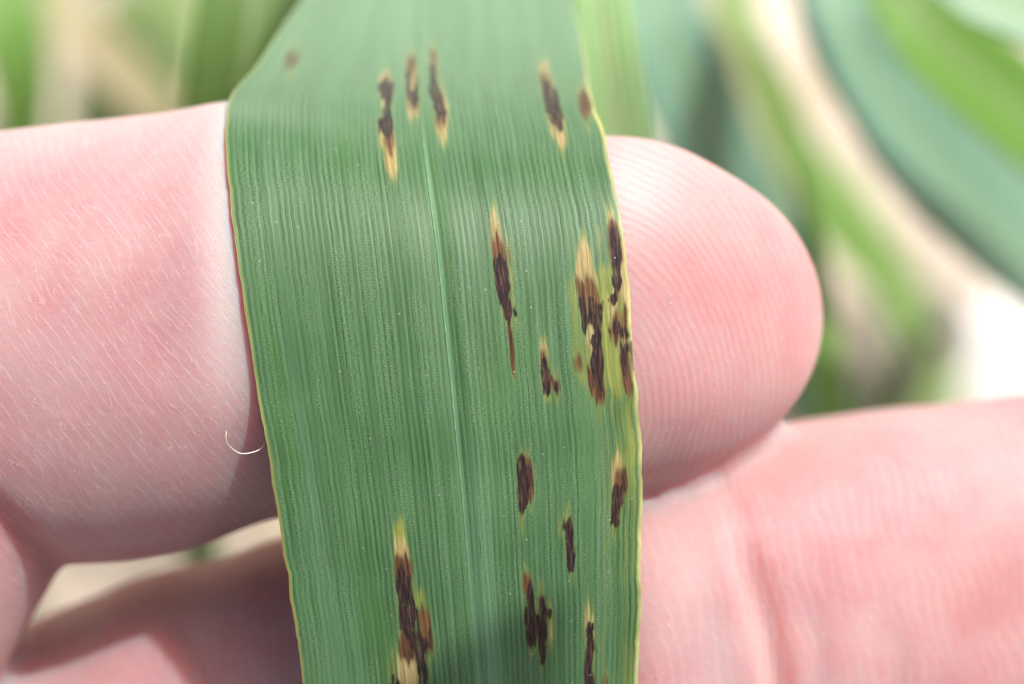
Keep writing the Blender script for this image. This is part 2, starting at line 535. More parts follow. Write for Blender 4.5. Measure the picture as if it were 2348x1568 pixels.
def build_straw():
    vs, fs = [], []
    for i in range(260):
        x, y = random.gauss(0, 0.2), 0.13 + random.gauss(0, 0.22)
        a = random.uniform(0, math.pi)
        L = random.uniform(0.008, 0.05); w = random.uniform(0.0006, 0.0018)
        d = Vector((math.cos(a), math.sin(a), random.uniform(-0.12, 0.12))) * L
        s = Vector((-math.sin(a), math.cos(a), 0)) * w
        up = Vector((0, 0, w))
        c = Vector((x, y, 0.006))
        b = len(vs)
        for e in (-1, 1):
            for k in (s, up, -s, -up):
                vs.append(tuple(c + d * e * 0.5 + k))
        fs += [(b, b + 1, b + 5, b + 4), (b + 1, b + 2, b + 6, b + 5), (b + 2, b + 3, b + 7, b + 6), (b + 3, b, b + 4, b + 7), (b, b + 3, b + 2, b + 1), (b + 4, b + 5, b + 6, b + 7)]
    o = mesh_obj('straw_litter', vs, fs, M_STRAW, local=False, smooth=False)
    tag(o, 'broken bits of dry straw lying on the soil', 'straw', kind='stuff')


build_straw()

def build_added_crop():  # unseen crop, added to keep soil bounce off the undersides of the fingers
    vs, fs = [], []
    for i in range(520):
        x = random.uniform(-0.6, 0.6); y = random.uniform(-0.75, 0.0)
        top = random.uniform(0.10, 0.18)
        if y < -0.12:
            top = random.uniform(0.12, 0.26)
        if x < -0.1 and y > -0.35:
            top = min(top, 0.07)
        a = random.uniform(0, 2 * math.pi)
        reach = random.uniform(0.03, 0.09)
        w = random.uniform(0.004, 0.008)
        d = Vector((math.cos(a), math.sin(a), 0)); sd = Vector((-math.sin(a), math.cos(a), 0))
        b = len(vs); n = 9
        for k in range(n):
            f = k / (n - 1)
            p = Vector((x, y, -0.01)) + d * reach * f ** 1.8 + Vector((0, 0, (top + 0.01) * (math.sin(f * 1.9) / math.sin(1.57))))
            p.y = min(p.y, -0.05 + (0.303 - p.z) / 2.475 - 0.035)
            ww = w * math.sqrt(max(0.02, 1 - f)) * (0.5 + 0.5 * min(1, f * 4))
            vs += [tuple(p + sd * ww), tuple(p + Vector((0, 0, -0.0006 - ww * 0.15))), tuple(p - sd * ww)]
        for k in range(n - 1):
            q = b + k * 3
            fs += [(q, q + 1, q + 4, q + 3), (q + 1, q + 2, q + 5, q + 4)]
    o = mesh_obj('added_crop', vs, fs, M_CROP, local=False)
    tag(o, 'unseen low barley crop added on the near side to cut bounce below the hand', 'crop', kind='stuff')


build_added_crop()

# ---------------------------------------------------------------- leaves behind
GRAVITY_V = VIEW.to_3x3().inverted() @ Vector((0, 0, -1))


def stem_to_ground(p, r0, parent, name='stem', lean=(0, 0)):
    """tube from a point of the local frame (mm) straight down into the soil"""
    w = VIEW @ (Vector(p) * 0.001)
    n = 14
    pts = []
    for i in range(n):
        f = i / (n - 1)
        q = Vector((w.x + lean[0] * f * f, w.y + lean[1] * f * f, w.z * (1 - f) - 0.012 * f))
        pts.append(VIEW.inverted() @ q * 1000)
    vs = []
    for i, q in enumerate(pts):
        t_ = (pts[min(i + 1, n - 1)] - pts[max(i - 1, 0)]).normalized()
        a = t_.cross(Vector((0, 0, 1))).normalized()
        b = t_.cross(a).normalized()
        r = r0 * (1 + 0.25 * i / n)
        for j in range(10):
            an = 2 * math.pi * j / 10
            vs.append(tuple(q + a * math.cos(an) * r + b * math.sin(an) * r))
    return mesh_obj(name, vs, grid_faces(n, 10, True), M_STEM, parent)


def blade(name, label, pts, mat, twist=0.0, fold=0.12, stem=None, tip=True, group='barley leaves behind the hand', wave=0.0, seed=0, tw2=None, face=(0.17, 0.38, 0.9), blunt=0.35, lean=(0, 0)):
    """pts: rows of picture x, picture y, depth mm, half width in picture units. First row is the base, last the tip."""
    n, m = 64, 13
    q = np.array([[*loc(p[0], p[1], p[2]), p[3] * K * (D - p[2]) / D] for p in pts])
    c = resample(q, n)
    tan = np.gradient(c[:, :3], axis=0)
    tan /= np.linalg.norm(tan, axis=1)[:, None]
    zax = np.array(face, dtype=float)
    nn = zax - tan * (tan @ zax)[:, None]
    nn /= np.linalg.norm(nn, axis=1)[:, None]
    side = np.cross(tan, nn)
    f = np.linspace(0, 1, n)
    tw = twist + ((tw2 if tw2 is not None else twist) - twist) * f
    sd = side * np.cos(tw)[:, None] + nn * np.sin(tw)[:, None]
    nr = np.cross(sd, tan)
    w = c[:, 3].copy()
    if tip:
        w *= np.sqrt(np.clip((1 - f) / blunt, 0, 1)) * 0.985 + 0.015
    u = np.linspace(-1, 1, m)
    arc = np.concatenate([[0], np.cumsum(np.linalg.norm(np.diff(c[:, :3], axis=0), axis=1))])
    wv = wave * np.sin(arc * 0.23 + seed)[:, None] * u[None, :] ** 2 * np.sign(u)[None, :]
    v = c[:, None, :3] + sd[:, None, :] * (w[:, None] * u)[:, :, None] + nr[:, None, :] * ((fold * np.abs(u)[None, :] ** 1.3 * w[:, None]) + wv)[:, :, None]
    top = v.reshape(-1, 3)
    th = 0.22
    bot = (v - nr[:, None, :] * (th * (1 - 0.75 * np.abs(u)))[None, :, None] * 1.0).reshape(-1, 3)
    fa = grid_faces(n, m)
    N = n * m
    rim = [r * m for r in range(n)] + [(n - 1) * m + k for k in range(1, m)] + [r * m + m - 1 for r in range(n - 2, -1, -1)] + [k for k in range(m - 2, 0, -1)]
    rf = np.array([(rim[i], rim[(i + 1) % len(rim)], rim[(i + 1) % len(rim)] + N, rim[i] + N) for i in range(len(rim))])
    faces = np.vstack([fa, fa[:, ::-1] + N, rf])
    uv = np.stack([np.broadcast_to(w[:, None] * u, (n, m)), np.broadcast_to(arc[:, None], (n, m))], -1).reshape(-1, 2) + np.array([0.0, seed * 37.0])
    o = mesh_obj(name, np.vstack([top, bot]), faces, mat, uvs=np.vstack([uv, uv]))
    tag(o, label, 'leaf', group)
    if stem is not None:
        stem_to_ground(c[0, :3], stem, o, lean=lean)
    return o


G = 'barley leaves behind the hand'
R = math.radians
blade('barley_leaf', 'broad dark green leaf upright behind the index finger, left of the spotted leaf',
      [(430, 1150, -62, 70), (480, 800, -52, 150), (530, 400, -42, 170), (575, 60, -38, 175), (640, -350, -44, 140), (700, -800, -60, 60)], M_MID, twist=R(-40), fold=0.10, stem=1.5, seed=1)
blade('barley_leaf', 'narrow light green leaf right beside the spotted leaf above the fingertip',
      [(1560, 1150, -40, 40), (1490, 700, -32, 70), (1425, 330, -26, 76), (1385, 60, -24, 74), (1360, -200, -26, 66), (1340, -700, -36, 20)], M_PALE, twist=R(0), fold=0.12, stem=1.3, seed=2)
blade('barley_leaf', 'wide grey green leaf slanting down behind the fingertip to the lower finger',
      [(2010, 1250, -95, 60), (1890, 950, -84, 90), (1730, 560, -74, 125), (1590, 240, -68, 125), (1490, -60, -68, 115), (1400, -500, -80, 40)], M_BLUE, twist=R(0), fold=0.08, stem=1.5, seed=3)
blade('barley_leaf', 'bright green leaf slanting between two pale soil strips at upper right',
      [(2120, 760, -118, 30), (1960, 560, -108, 60), (1830, 390, -100, 72), (1745, 220, -96, 70), (1690, 60, -94, 64), (1640, -300, -100, 40)], M_BRIGHT, twist=R(10), fold=0.12, stem=1.5, seed=4)
blade('barley_leaf', 'pale lime leaf slanting down right from the bright green one to the lower finger',
      [(2230, 1200, -150, 40), (2150, 930, -142, 66), (2080, 720, -134, 74), (1970, 520, -128, 66), (1860, 330, -126, 30), (1800, 220, -126, 8)], M_LIME, twist=R(0), fold=0.08, stem=1.4, seed=8)
blade('barley_leaf', 'large blue green leaf crossing the right edge of the picture',
      [(2800, 970, -88, 90), (2530, 750, -78, 175), (2245, 490, -66, 195), (2035, 235, -60, 185), (1905, -10, -58, 140), (1790, -420, -66, 30)], M_BLUE, twist=R(-5), fold=0.26, stem=1.6, seed=5)
blade('barley_leaf', 'yellow green leaf running along the top of the large blue green leaf',
      [(2700, 600, -66, 60), (2470, 370, -58, 112), (2260, 190, -52, 112), (2075, 10, -50, 96), (1900, -260, -54, 24)], M_BRIGHT, twist=R(18), fold=0.16, stem=1.4, seed=6)
blade('barley_leaf', 'pale mint leaf in the top right corner of the picture',
      [(2900, 330, -46, 60), (2600, 130, -42, 95), (2380, 30, -40, 105), (2170, -70, -40, 90), (1950, -240, -46, 20)], M_MINT, twist=R(0), fold=0.06, stem=1.4, seed=7)
blade('barley_leaf', 'slim green leaf standing just right of the fingertip',
      [(1900, 1300, -70, 34), (1905, 1000, -66, 46), (1885, 760, -64, 44), (1850, 520, -66, 30), (1800, 300, -72, 8)], M_BRIGHT, twist=R(0), fold=0.15, stem=1.3, seed=9)
blade('barley_leaf', 'yellowing leaf slanting across the upper left corner',
      [(620, 560, -130, 30), (440, 330, -120, 50), (290, 170, -112, 56), (150, 20, -108, 50), (-20, -180, -112, 12)], M_YELLOW, twist=R(5), fold=0.15, stem=1.3, seed=10, lean=(-0.06, 0.06))
blade('barley_leaf', 'bright green leaf at the very left edge near the top',
      [(70, 700, -140, 36), (60, 400, -130, 50), (40, 150, -124, 78), (10, -60, -124, 70), (-60, -300, -130, 14)], M_BRIGHT, twist=R(0), fold=0.15, stem=1.3, seed=11, lean=(-0.06, 0.06))
blade('barley_leaf', 'mid green leaf leaning left behind the yellowing leaf in the upper left',
      [(140, 560, -175, 50), (220, 330, -168, 72), (310, 130, -160, 78), (400, -40, -158, 66), (470, -260, -162, 14)], M_LIME, twist=R(0), fold=0.1, stem=1.4, seed=12, lean=(-0.06, 0.06))
blade('barley_leaf', 'broad lime leaf far behind, filling the space above the index finger',
      [(260, 620, -190, 60), (270, 380, -184, 120), (310, 180, -178, 135), (370, 0, -176, 120), (430, -260, -180, 14)], M_LIME, twist=R(6), fold=0.08, stem=1.4, seed=17, lean=(-0.06, 0.06))
blade('dead_barley_leaf', 'dead straw coloured leaf in the upper left corner above the finger',
      [(440, 360, -120, 20), (340, 240, -112, 56), (240, 130, -106, 64), (150, 30, -104, 48), (60, -90, -108, 8)], M_DEAD, twist=R(0), fold=0.1, stem=1.2, seed=13, lean=(-0.06, 0.06))
blade('dead_barley_leaf', 'added cream leaf standing in for pale soil between the grey green leaf and the bright green leaf at upper right',
      [(2010, 860, -120, 20), (1860, 620, -100, 40), (1745, 380, -90, 46), (1640, 140, -88, 52), (1580, -40, -88, 46), (1530, -260, -92, 8)], M_DEAD, twist=R(0), fold=0.08, stem=1.2, seed=18)  # leaf added to brighten a gap where pale soil would show
blade('barley_leaf', 'pale leaf tip at the left end of the gap between the fingers',
      [(-60, 1800, -150, 36), (30, 1580, -140, 40), (80, 1440, -135, 30), (105, 1370, -134, 8)], M_MINT, twist=R(0), fold=0.1, stem=1.2, seed=15)


def ground_point(px, py):
    d = (VIEW.to_3x3() @ Vector(((px - 1173.5) * K, (784 - py) * K, -D))).normalized()
    c = cam.matrix_world.translation
    return c + d * (-c.z / d.z)


def lump(name, label, cat, px, py, r, mat, seed, squash=0.6):
    c = ground_point(px, py)
    n, m = 18, 28
    th = np.linspace(0.0, math.pi, n)[:, None]; ph = np.linspace(0, 2 * math.pi, m, endpoint=False)[None, :]
    x = np.sin(th) * np.cos(ph); y = np.sin(th) * np.sin(ph); z = np.cos(th) * np.ones_like(ph)
    q = 0.72 + 0.4 * vnoise(x * 1.7 + 5, y * 1.7 + z * 1.3 + 5, seed) + 0.14 * vnoise(x * 5 + 9, y * 5 + z * 4, seed + 1)
    v = np.stack([c.x + x * q * r, c.y + y * q * r * 0.85, c.z - 0.002 + z * q * r * squash], -1).reshape(-1, 3)
    return tag(mesh_obj(name, v, grid_faces(n, m, True)[:, ::-1], mat, local=False), label, cat)


lump('glare_lump', 'pale stone standing in for the white glare of sunlit soil at the right edge', 'glare_lump', 2310, 820, 0.013, M_GLARE, 61)
lump('shaded_soil_lump', 'dark grey lump standing in for shaded soil right of the fingertip', 'soil', 2030, 830, 0.016, M_SHADED_SOIL, 71)
# unseen leaf added out of frame to shade the spotted leaf's foot
_p = Vector(loc(985, 1520, -2)) + SUN_V * 46


def shade_leaf():
    pts = []
    for dx, dy, dz, w in ((110, -40, 60, 2.0), (70, 22, 62, 4.2), (34, 22, 40, 5.2), (14, 8, 19, 4.6), (0, 0, 0, 4.2)):
        q = _p + Vector((dx, dy, dz))
        k = K * (D - q.z) / D
        pts.append((q.x / k + 1173.5, 784 - q.y / k, q.z, w / k))
    return pts


# ---------------------------------------------------------------- hand
def tube_general(pts, n=60, seg=44):
    """pts rows: x y z mm, radius in the palm plane, radius in depth"""
    c = resample(pts, n)
    tan = np.gradient(c[:, :3], axis=0)
    tan /= np.linalg.norm(tan, axis=1)[:, None]
    zax = np.array([0, 0, 1.0])
    nrm = np.cross(np.broadcast_to(zax, tan.shape), tan)
    nrm /= np.linalg.norm(nrm, axis=1)[:, None]
    dep = np.cross(tan, nrm)
    a = np.linspace(0, 2 * math.pi, seg, endpoint=False)
    v = c[:, None, :3] + nrm[:, None, :] * (c[:, 3, None] * np.cos(a))[:, :, None] + dep[:, None, :] * (c[:, 4, None] * np.sin(a))[:, :, None]
    return v.reshape(-1, 3), n, seg


def tube_outline(xs, top, bot, zx, zc, rd, n=130, seg=64, x1=None, blur=40):
    """finger whose picture outline is known: upper and lower edge over x"""
    x0, x1 = xs[0], xs[-1]
    f = np.linspace(0, 1, n)
    f = np.sin(f * math.pi / 2) ** 0.9
    x = x0 + (x1 - x0) * f
    fade = np.clip((x1 - x) / 60, 0, 1)
    tp = np.interp(x, xs, top) * (1 - fade) + fade * smooth_interp(x, xs, top, blur)
    bt = np.interp(x, xs, bot) * (1 - fade) + fade * smooth_interp(x, xs, bot, blur)
    z = np.interp(x, zx, zc)
    r = np.interp(x, zx, rd)
    hw = (bt - tp) / 2
    full = np.interp(x, xs, np.maximum.accumulate(np.ones(len(xs)) * np.max(np.array(bot) - np.array(top)) / 2))
    sh = np.clip(hw / full * 1.08, 0.001, 1)
    r = r * sh ** 0.85
    k = K * (D - z) / D
    e = np.interp(x, [500, 1350], [0.95, 0.74])
    cx = (x - 1173.5) * k
    cy = (784 - (tp + bt) / 2) * k
    a = np.linspace(0, 2 * math.pi, seg, endpoint=False)
    v = np.stack([np.broadcast_to(cx[:, None], (n, seg)), cy[:, None] + (hw * k)[:, None] * np.sign(np.cos(a)) * np.abs(np.cos(a)) ** e[:, None], z[:, None] - r[:, None] * np.sign(np.sin(a)) * np.abs(np.sin(a)) ** e[:, None]], -1)
    return v.reshape(-1, 3), n, seg


IX = [-120, 0, 100, 180, 270, 360, 450, 537, 632, 800, 1000, 1200, 1390, 1470, 1560, 1650, 1740, 1800, 1845, 1872, 1886, 1889]
IT = [330, 303, 290, 284, 276, 262, 244, 228, 236, 262, 285, 300, 312, 318, 345, 388, 445, 500, 560, 620, 685, 722]
IB = [1270, 1282, 1290, 1292, 1288, 1272, 1252, 1222, 1190, 1165, 1155, 1150, 1136, 1123, 1102, 1068, 1010, 955, 890, 825, 757, 722]
IZX = [-120, 300, 540, 900, 1400, 1889]
IZC = [-9.2, -8.8, -8.5, -8.4, -8.5, -9.4]
IZR = [8.4, 8.2, 8.05, 7.85, 7.9, 8.2]


def finger_front(px, py):
    """depth of the front of the index finger, mm"""
    zc = np.interp(px, IZX, IZC); r = np.interp(px, IZX, IZR)
    z = zc + r * 0.6
    for _ in range(4):
        f = (D - z) / (D - zc)
        x = 1173.5 + (px - 1173.5) * f
        y = 784 + (py - 784) * f
        tp = smooth_interp(x, IX, IT, 40); bt = smooth_interp(x, IX, IB, 40)
        e = np.interp(x, [500, 1350], [0.95, 0.74])
        q = np.clip(1 - (np.abs(y - (tp + bt) / 2) / ((bt - tp) / 2)) ** (2 / e), 0, 1)
        z = zc + r * q ** (e / 2)
    out = np.clip(((y - (tp + bt) / 2) / ((bt - tp) / 2)) ** 2 - 1, 0, 3)
    return z - out * 60 - 2.0 * (1 - np.clip(q / 0.15, 0, 1))


def build_hand():
    vs, fs = [], []

    def add(t):
        v, n, seg = t
        b = sum(len(q) for q in vs)
        vs.append(v)
        for f in grid_faces(n, seg, True):
            fs.append(tuple(int(i) + b for i in f))
        fs.append(tuple(b + i for i in range(seg))[::-1])
        fs.append(tuple(b + (n - 1) * seg + i for i in range(seg)))

    # index finger (end and middle joint), outline read off the picture
    xs, tp, bt = IX, IT, IB
    add(tube_outline(xs, tp, bt, IZX, IZC, IZR))
    # index finger towards the knuckle
    P = lambda px, py, z, a, b: (*loc(px, py, z), a, b)
    add(tube_general([P(100, 700, -9.3, 6.2, 6.2), P(20, 760, -9.4, 7.2, 7.6), P(-100, 860, -9.6, 7.9, 8.0), P(-340, 1330, -10, 7.9, 8.0), P(-800, 1850, -14, 8.8, 8.6), P(-1500, 2350, -21, 10, 9.5)]))
    # second finger, lower in the picture
    xs2 = [-500, 75, 194, 259, 328, 417, 519, 638, 1000, 1475, 1800, 2000, 2347, 2700, 2950, 3120, 3220, 3280, 3300]
    tp2 = [1620, 1425, 1380, 1344, 1318, 1296, 1275, 1235, 1165, 1062, 964, 940, 905, 892, 930, 1020, 1130, 1250, 1330]
    bt2 = [2560, 2350, 2310, 2280, 2240, 2210, 2180, 2140, 2060, 1940, 1840, 1800, 1760, 1730, 1690, 1620, 1540, 1430, 1330]
    zx2 = [-500, 100, 720, 1475, 1900, 2347, 3300]
    add(tube_outline(xs2, tp2, bt2, zx2, [-18.5, -17.2, -15.2, -12.0, -13.8, -17.0, -21], [8.6, 8.3, 8.2, 8.3, 8.4, 8.2, 7.5], n=150))
    add(tube_general([P(100, 1880, -17.2, 7.8, 7.8), P(-300, 2040, -18.0, 8.4, 8.2), P(-900, 2400, -16, 9.2, 8.8), P(-1600, 2850, -22, 10, 9.5)]))
    # rest of the hand, outside the picture
    add(tube_general([P(-1500, 3200, -24, 9, 9), P(-700, 3050, -20, 8.6, 8.4), P(200, 2780, -17, 8.2, 8.0), P(1300, 2500, -19, 7.9, 7.8), P(2300, 2350, -25, 7.4, 7.2), P(2700, 2330, -28, 5.5, 5.2), P(2800, 2330, -28.5, 1.5, 1.5)]))
    add(tube_general([P(-1600, 3700, -26, 8, 8.4), P(-900, 3620, -22, 7.6, 7.6), P(0, 3380, -20, 7.0, 7.0), P(1100, 3120, -22, 6.6, 6.4), P(1700, 3020, -26, 6.0, 5.8), P(1950, 3000, -28, 3.6, 3.4), P(2000, 3000, -28.4, 1, 1)]))
    add(tube_general([P(-1000, 2300, -20, 16, 10), P(-1500, 2700, -22, 34, 12), P(-2300, 3150, -26, 42, 14), P(-3200, 3650, -30, 40, 15), P(-4300, 4200, -36, 30, 17), P(-5600, 4900, -46, 27, 19), P(-8200, 6300, -70, 30, 24)]))
    add(tube_general([P(-3600, 3300, -26, 14, 13), P(-3000, 2500, -16, 13, 12.5), P(-2500, 1700, -6, 11, 10.5), P(-2100, 1000, 2, 9.5, 9), P(-1850, 500, 7, 9.8, 8.4), P(-1700, 200, 10, 8.0, 6.5), P(-1650, 90, 11, 2.5, 2.5)]))

    me = bpy.data.meshes.new('hand_cage')
    me.from_pydata([tuple(p) for p in np.vstack(vs)], [], fs)
    import bmesh
    bm = bmesh.new(); bm.from_mesh(me)
    bmesh.ops.recalc_face_normals(bm, faces=bm.faces)
    bm.to_mesh(me); bm.free()
    o = bpy.data.objects.new('hand_cage', me)
    COL.objects.link(o)
    md = o.modifiers.new('remesh', 'REMESH')
    md.mode = 'VOXEL'; md.voxel_size = 0.42; md.adaptivity = 0
    dg = bpy.context.evaluated_depsgraph_get()
    ev = o.evaluated_get(dg)
    m2 = bpy.data.meshes.new_from_object(ev)
    bpy.data.objects.remove(o)
    nv = len(m2.vertices)
    co = np.zeros(nv * 3, dtype=np.float32); m2.vertices.foreach_get('co', co)
    co = co.reshape(-1, 3).astype(float)
    ed = np.zeros(len(m2.edges) * 2, dtype=np.int32); m2.edges.foreach_get('vertices', ed)
    ed = ed.reshape(-1, 2)
    deg = np.bincount(ed.ravel(), minlength=nv)[:, None].astype(float)

    def lap(c):
        s = np.zeros_like(c)
        for k in range(3):
            s[:, k] = np.bincount(ed[:, 0], c[ed[:, 1], k], nv) + np.bincount(ed[:, 1], c[ed[:, 0], k], nv)
        return s / deg
    for _ in range(7):
        co = co * 0.45 + lap(co) * 0.55
    # normals
    m2.vertices.foreach_set('co', co.astype(np.float32).ravel()); m2.update()
    nr = np.zeros(nv * 3, dtype=np.float32); m2.vertices.foreach_get('normal', nr)
    nr = nr.reshape(-1, 3).astype(float)
    px, py = to_px(co)
    front = sstep(-0.1, 0.5, nr[:, 2])
    disp = np.zeros(nv)
    red = np.zeros(nv)

    def crease(pts, depth, width, redness=0.6, bulge=0.0, zlim=-2.0):
        nonlocal disp, red
        p = resample(pts, 60)
        best = np.full(nv, 1e9); sgn = np.zeros(nv); dep = np.zeros(nv)
        sel = np.where((px > p[:, 0].min() - 200) & (px < p[:, 0].max() + 200) & (py > p[:, 1].min() - 200) & (py < p[:, 1].max() + 200))[0]
        for i in range(len(p)):
            dx = px[sel] - p[i, 0]; dy = py[sel] - p[i, 1]
            d = np.hypot(dx, dy)
            b = d < best[sel]
            best[sel] = np.where(b, d, best[sel]); sgn[sel] = np.where(b, np.sign(dx), sgn[sel])
            dep[sel] = np.where(b, p[i, 2], dep[sel])
        ok = front * (co[:, 2] < zlim)
        g = np.exp(-(best / width) ** 2) * dep * ok
        disp -= g * depth
        disp += np.exp(-((best - width * 2.2) / (width * 1.6)) ** 2) * dep * ok * bulge * (sgn < 0)
        red += np.exp(-(best / (width * 1.5)) ** 2) * dep * ok * redness

    crease([(1640, 1090, 0.1), (1690, 1160, 0.35), (1712, 1250, 0.5), (1735, 1330, 1.0), (1762, 1420, 1.0), (1778, 1500, 1.0), (1792, 1580, 1.0), (1805, 1720, 1.0)], 0.42, 24, 0.75, 0.22)
    crease([(1850, 1380, 0.1), (1880, 1460, 0.8), (1885, 1540, 0.8), (1880, 1650, 0.6)], 0.18, 24, 0.15, 0.0)
    crease([(2010, 1400, 0.1), (2060, 1480, 0.7), (2070, 1600, 0.7)], 0.18, 30, 0.15, 0.0)
    crease([(380, 1410, 0.1), (410, 1460, 0.8), (450, 1520, 1.0), (480, 1600, 1.0)], 0.28, 22, 0.4, 0.1)
    crease([(-40, 1150, 1.0), (10, 1200, 1.0), (60, 1245, 1.0), (110, 1290, 1.0)], 0.35, 28, 0.5, 0.0, zlim=5)
    # pressed pad: skin bulges a little beside the leaf
    bulge_l = np.exp(-((px - 470) / 70) ** 2) * np.exp(-((py - 700) / 300) ** 2) * front * (co[:, 2] > -9)
    disp += bulge_l * 0.16
    # broad unevenness of flesh
    disp += (vnoise(co[:, 0] * 0.28, co[:, 1] * 0.28 + co[:, 2] * 0.2, 5) - 0.5) * 0.22
    co = co + nr * disp[:, None]
    # regions: fingertip ridges, second finger, blanched and paler skin, redness
    is2 = sstep(0, 60, (py - np.interp(px, xs2, tp2)) - 0) * (co[:, 2] < -1.0) * sstep(-10, 40, py - np.interp(px, xs, bt) + 20)
    is2 = np.clip(is2, 0, 1)
    tipm = sstep(1150, 1420, px) * (1 - is2) * (px < 1960)
    blanch_pale = np.exp(-((px - 515) / 62) ** 2) * sstep(1010, 700, py) * 0.9
    blanch_pale = np.maximum(blanch_pale, np.exp(-((px - 1440) / 110) ** 2) * np.exp(-((py - 420) / 120) ** 2))
    blanch_pale = np.maximum(blanch_pale, sstep(470, 250, py) * 0.55 * (px < 700))  # paler towards the upper edge of the index finger
    blanch_pale = np.maximum(blanch_pale, np.exp(-((px - 1740) / 200) ** 2) * np.exp(-((py - 1500) / 140) ** 2) * is2 * (px < 1775) * 0.8)
    blanch_pale *= (1 - is2 * 0.4)
    red += np.exp(-((px - 1620) / 140) ** 2) * np.exp(-((py - 560) / 130) ** 2) * 0.35 * (1 - is2)
    red += np.exp(-((px - 1800) / 220) ** 2) * np.exp(-((py - 1060) / 90) ** 2) * 0.4 * is2
    red += np.exp(-((px - 2300) / 200) ** 2) * np.exp(-((py - 1380) / 160) ** 2) * 0.3 * is2
    m2.vertices.foreach_set('co', (co * 0.001).astype(np.float32).ravel())
    at = m2.attributes.new('region', 'FLOAT_COLOR', 'POINT')
    at.data.foreach_set('color', np.stack([tipm, is2, np.clip(blanch_pale, 0, 1), np.clip(red, 0, 1)], -1).astype(np.float32).ravel())
    m2.polygons.foreach_set('use_smooth', np.ones(len(m2.polygons), dtype=bool))
    m2.materials.clear(); m2.materials.append(skin_material())
    m2.name = 'hand'
    m2.update()
    h = bpy.data.objects.new('hand', m2)
    COL.objects.link(h)
    h.matrix_world = VIEW
    tag(h, 'bare left hand, palm up, index finger propping the spotted leaf from behind', 'hand')
    return h


hand = build_hand()

# ---------------------------------------------------------------- the held leaf
LE = [(-900, 930), (-500, 860), (-250, 790), (0, 690), (75, 640), (150, 590), (195, 547), (225, 526), (260, 520), (300, 518), (400, 522), (520, 535), (650, 550), (800, 575), (950, 600), (1100, 625), (1260, 650), (1430, 675), (1568, 693), (1900, 745), (2400, 840), (2900, 960), (3300, 1120)]
RE = [(-900, 1170), (-500, 1240), (-250, 1280), (0, 1310), (80, 1330), (160, 1348), (240, 1361), (310, 1385), (400, 1402), (480, 1418), (570, 1432), (660, 1440), (780, 1450), (900, 1461), (1000, 1468), (1130, 1472), (1300, 1470), (1430, 1468), (1568, 1462), (1900, 1440), (2400, 1380), (2900, 1280), (3300, 1130)]
MR = [(-900, 1050), (-250, 985), (0, 958), (150, 957), (300, 966), (450, 985), (600, 1005), (800, 1025), (1000, 1045), (1150, 1060), (1300, 1072), (1450, 1085), (1568, 1095), (1900, 1110), (2400, 1120), (3300, 1125)]
ZP = [(-900, -85), (-500, -52), (-250, -32), (0, -17), (100, -11.8), (200, -7.2), (250, -5.3), (300, -3.75), (400, -1.75), (500, -0.72), (600, -0.25), (700, -0.02), (800, 0.1), (1000, 0.05), (1200, -0.45), (1400, -1.25), (1568, -2.1), (1900, -3.6), (2400, -5.5), (3300, -13)]
UM = 0.515


def A(tab):
    a = np.array(tab, dtype=float)
    return a[:, 0], a[:, 1]


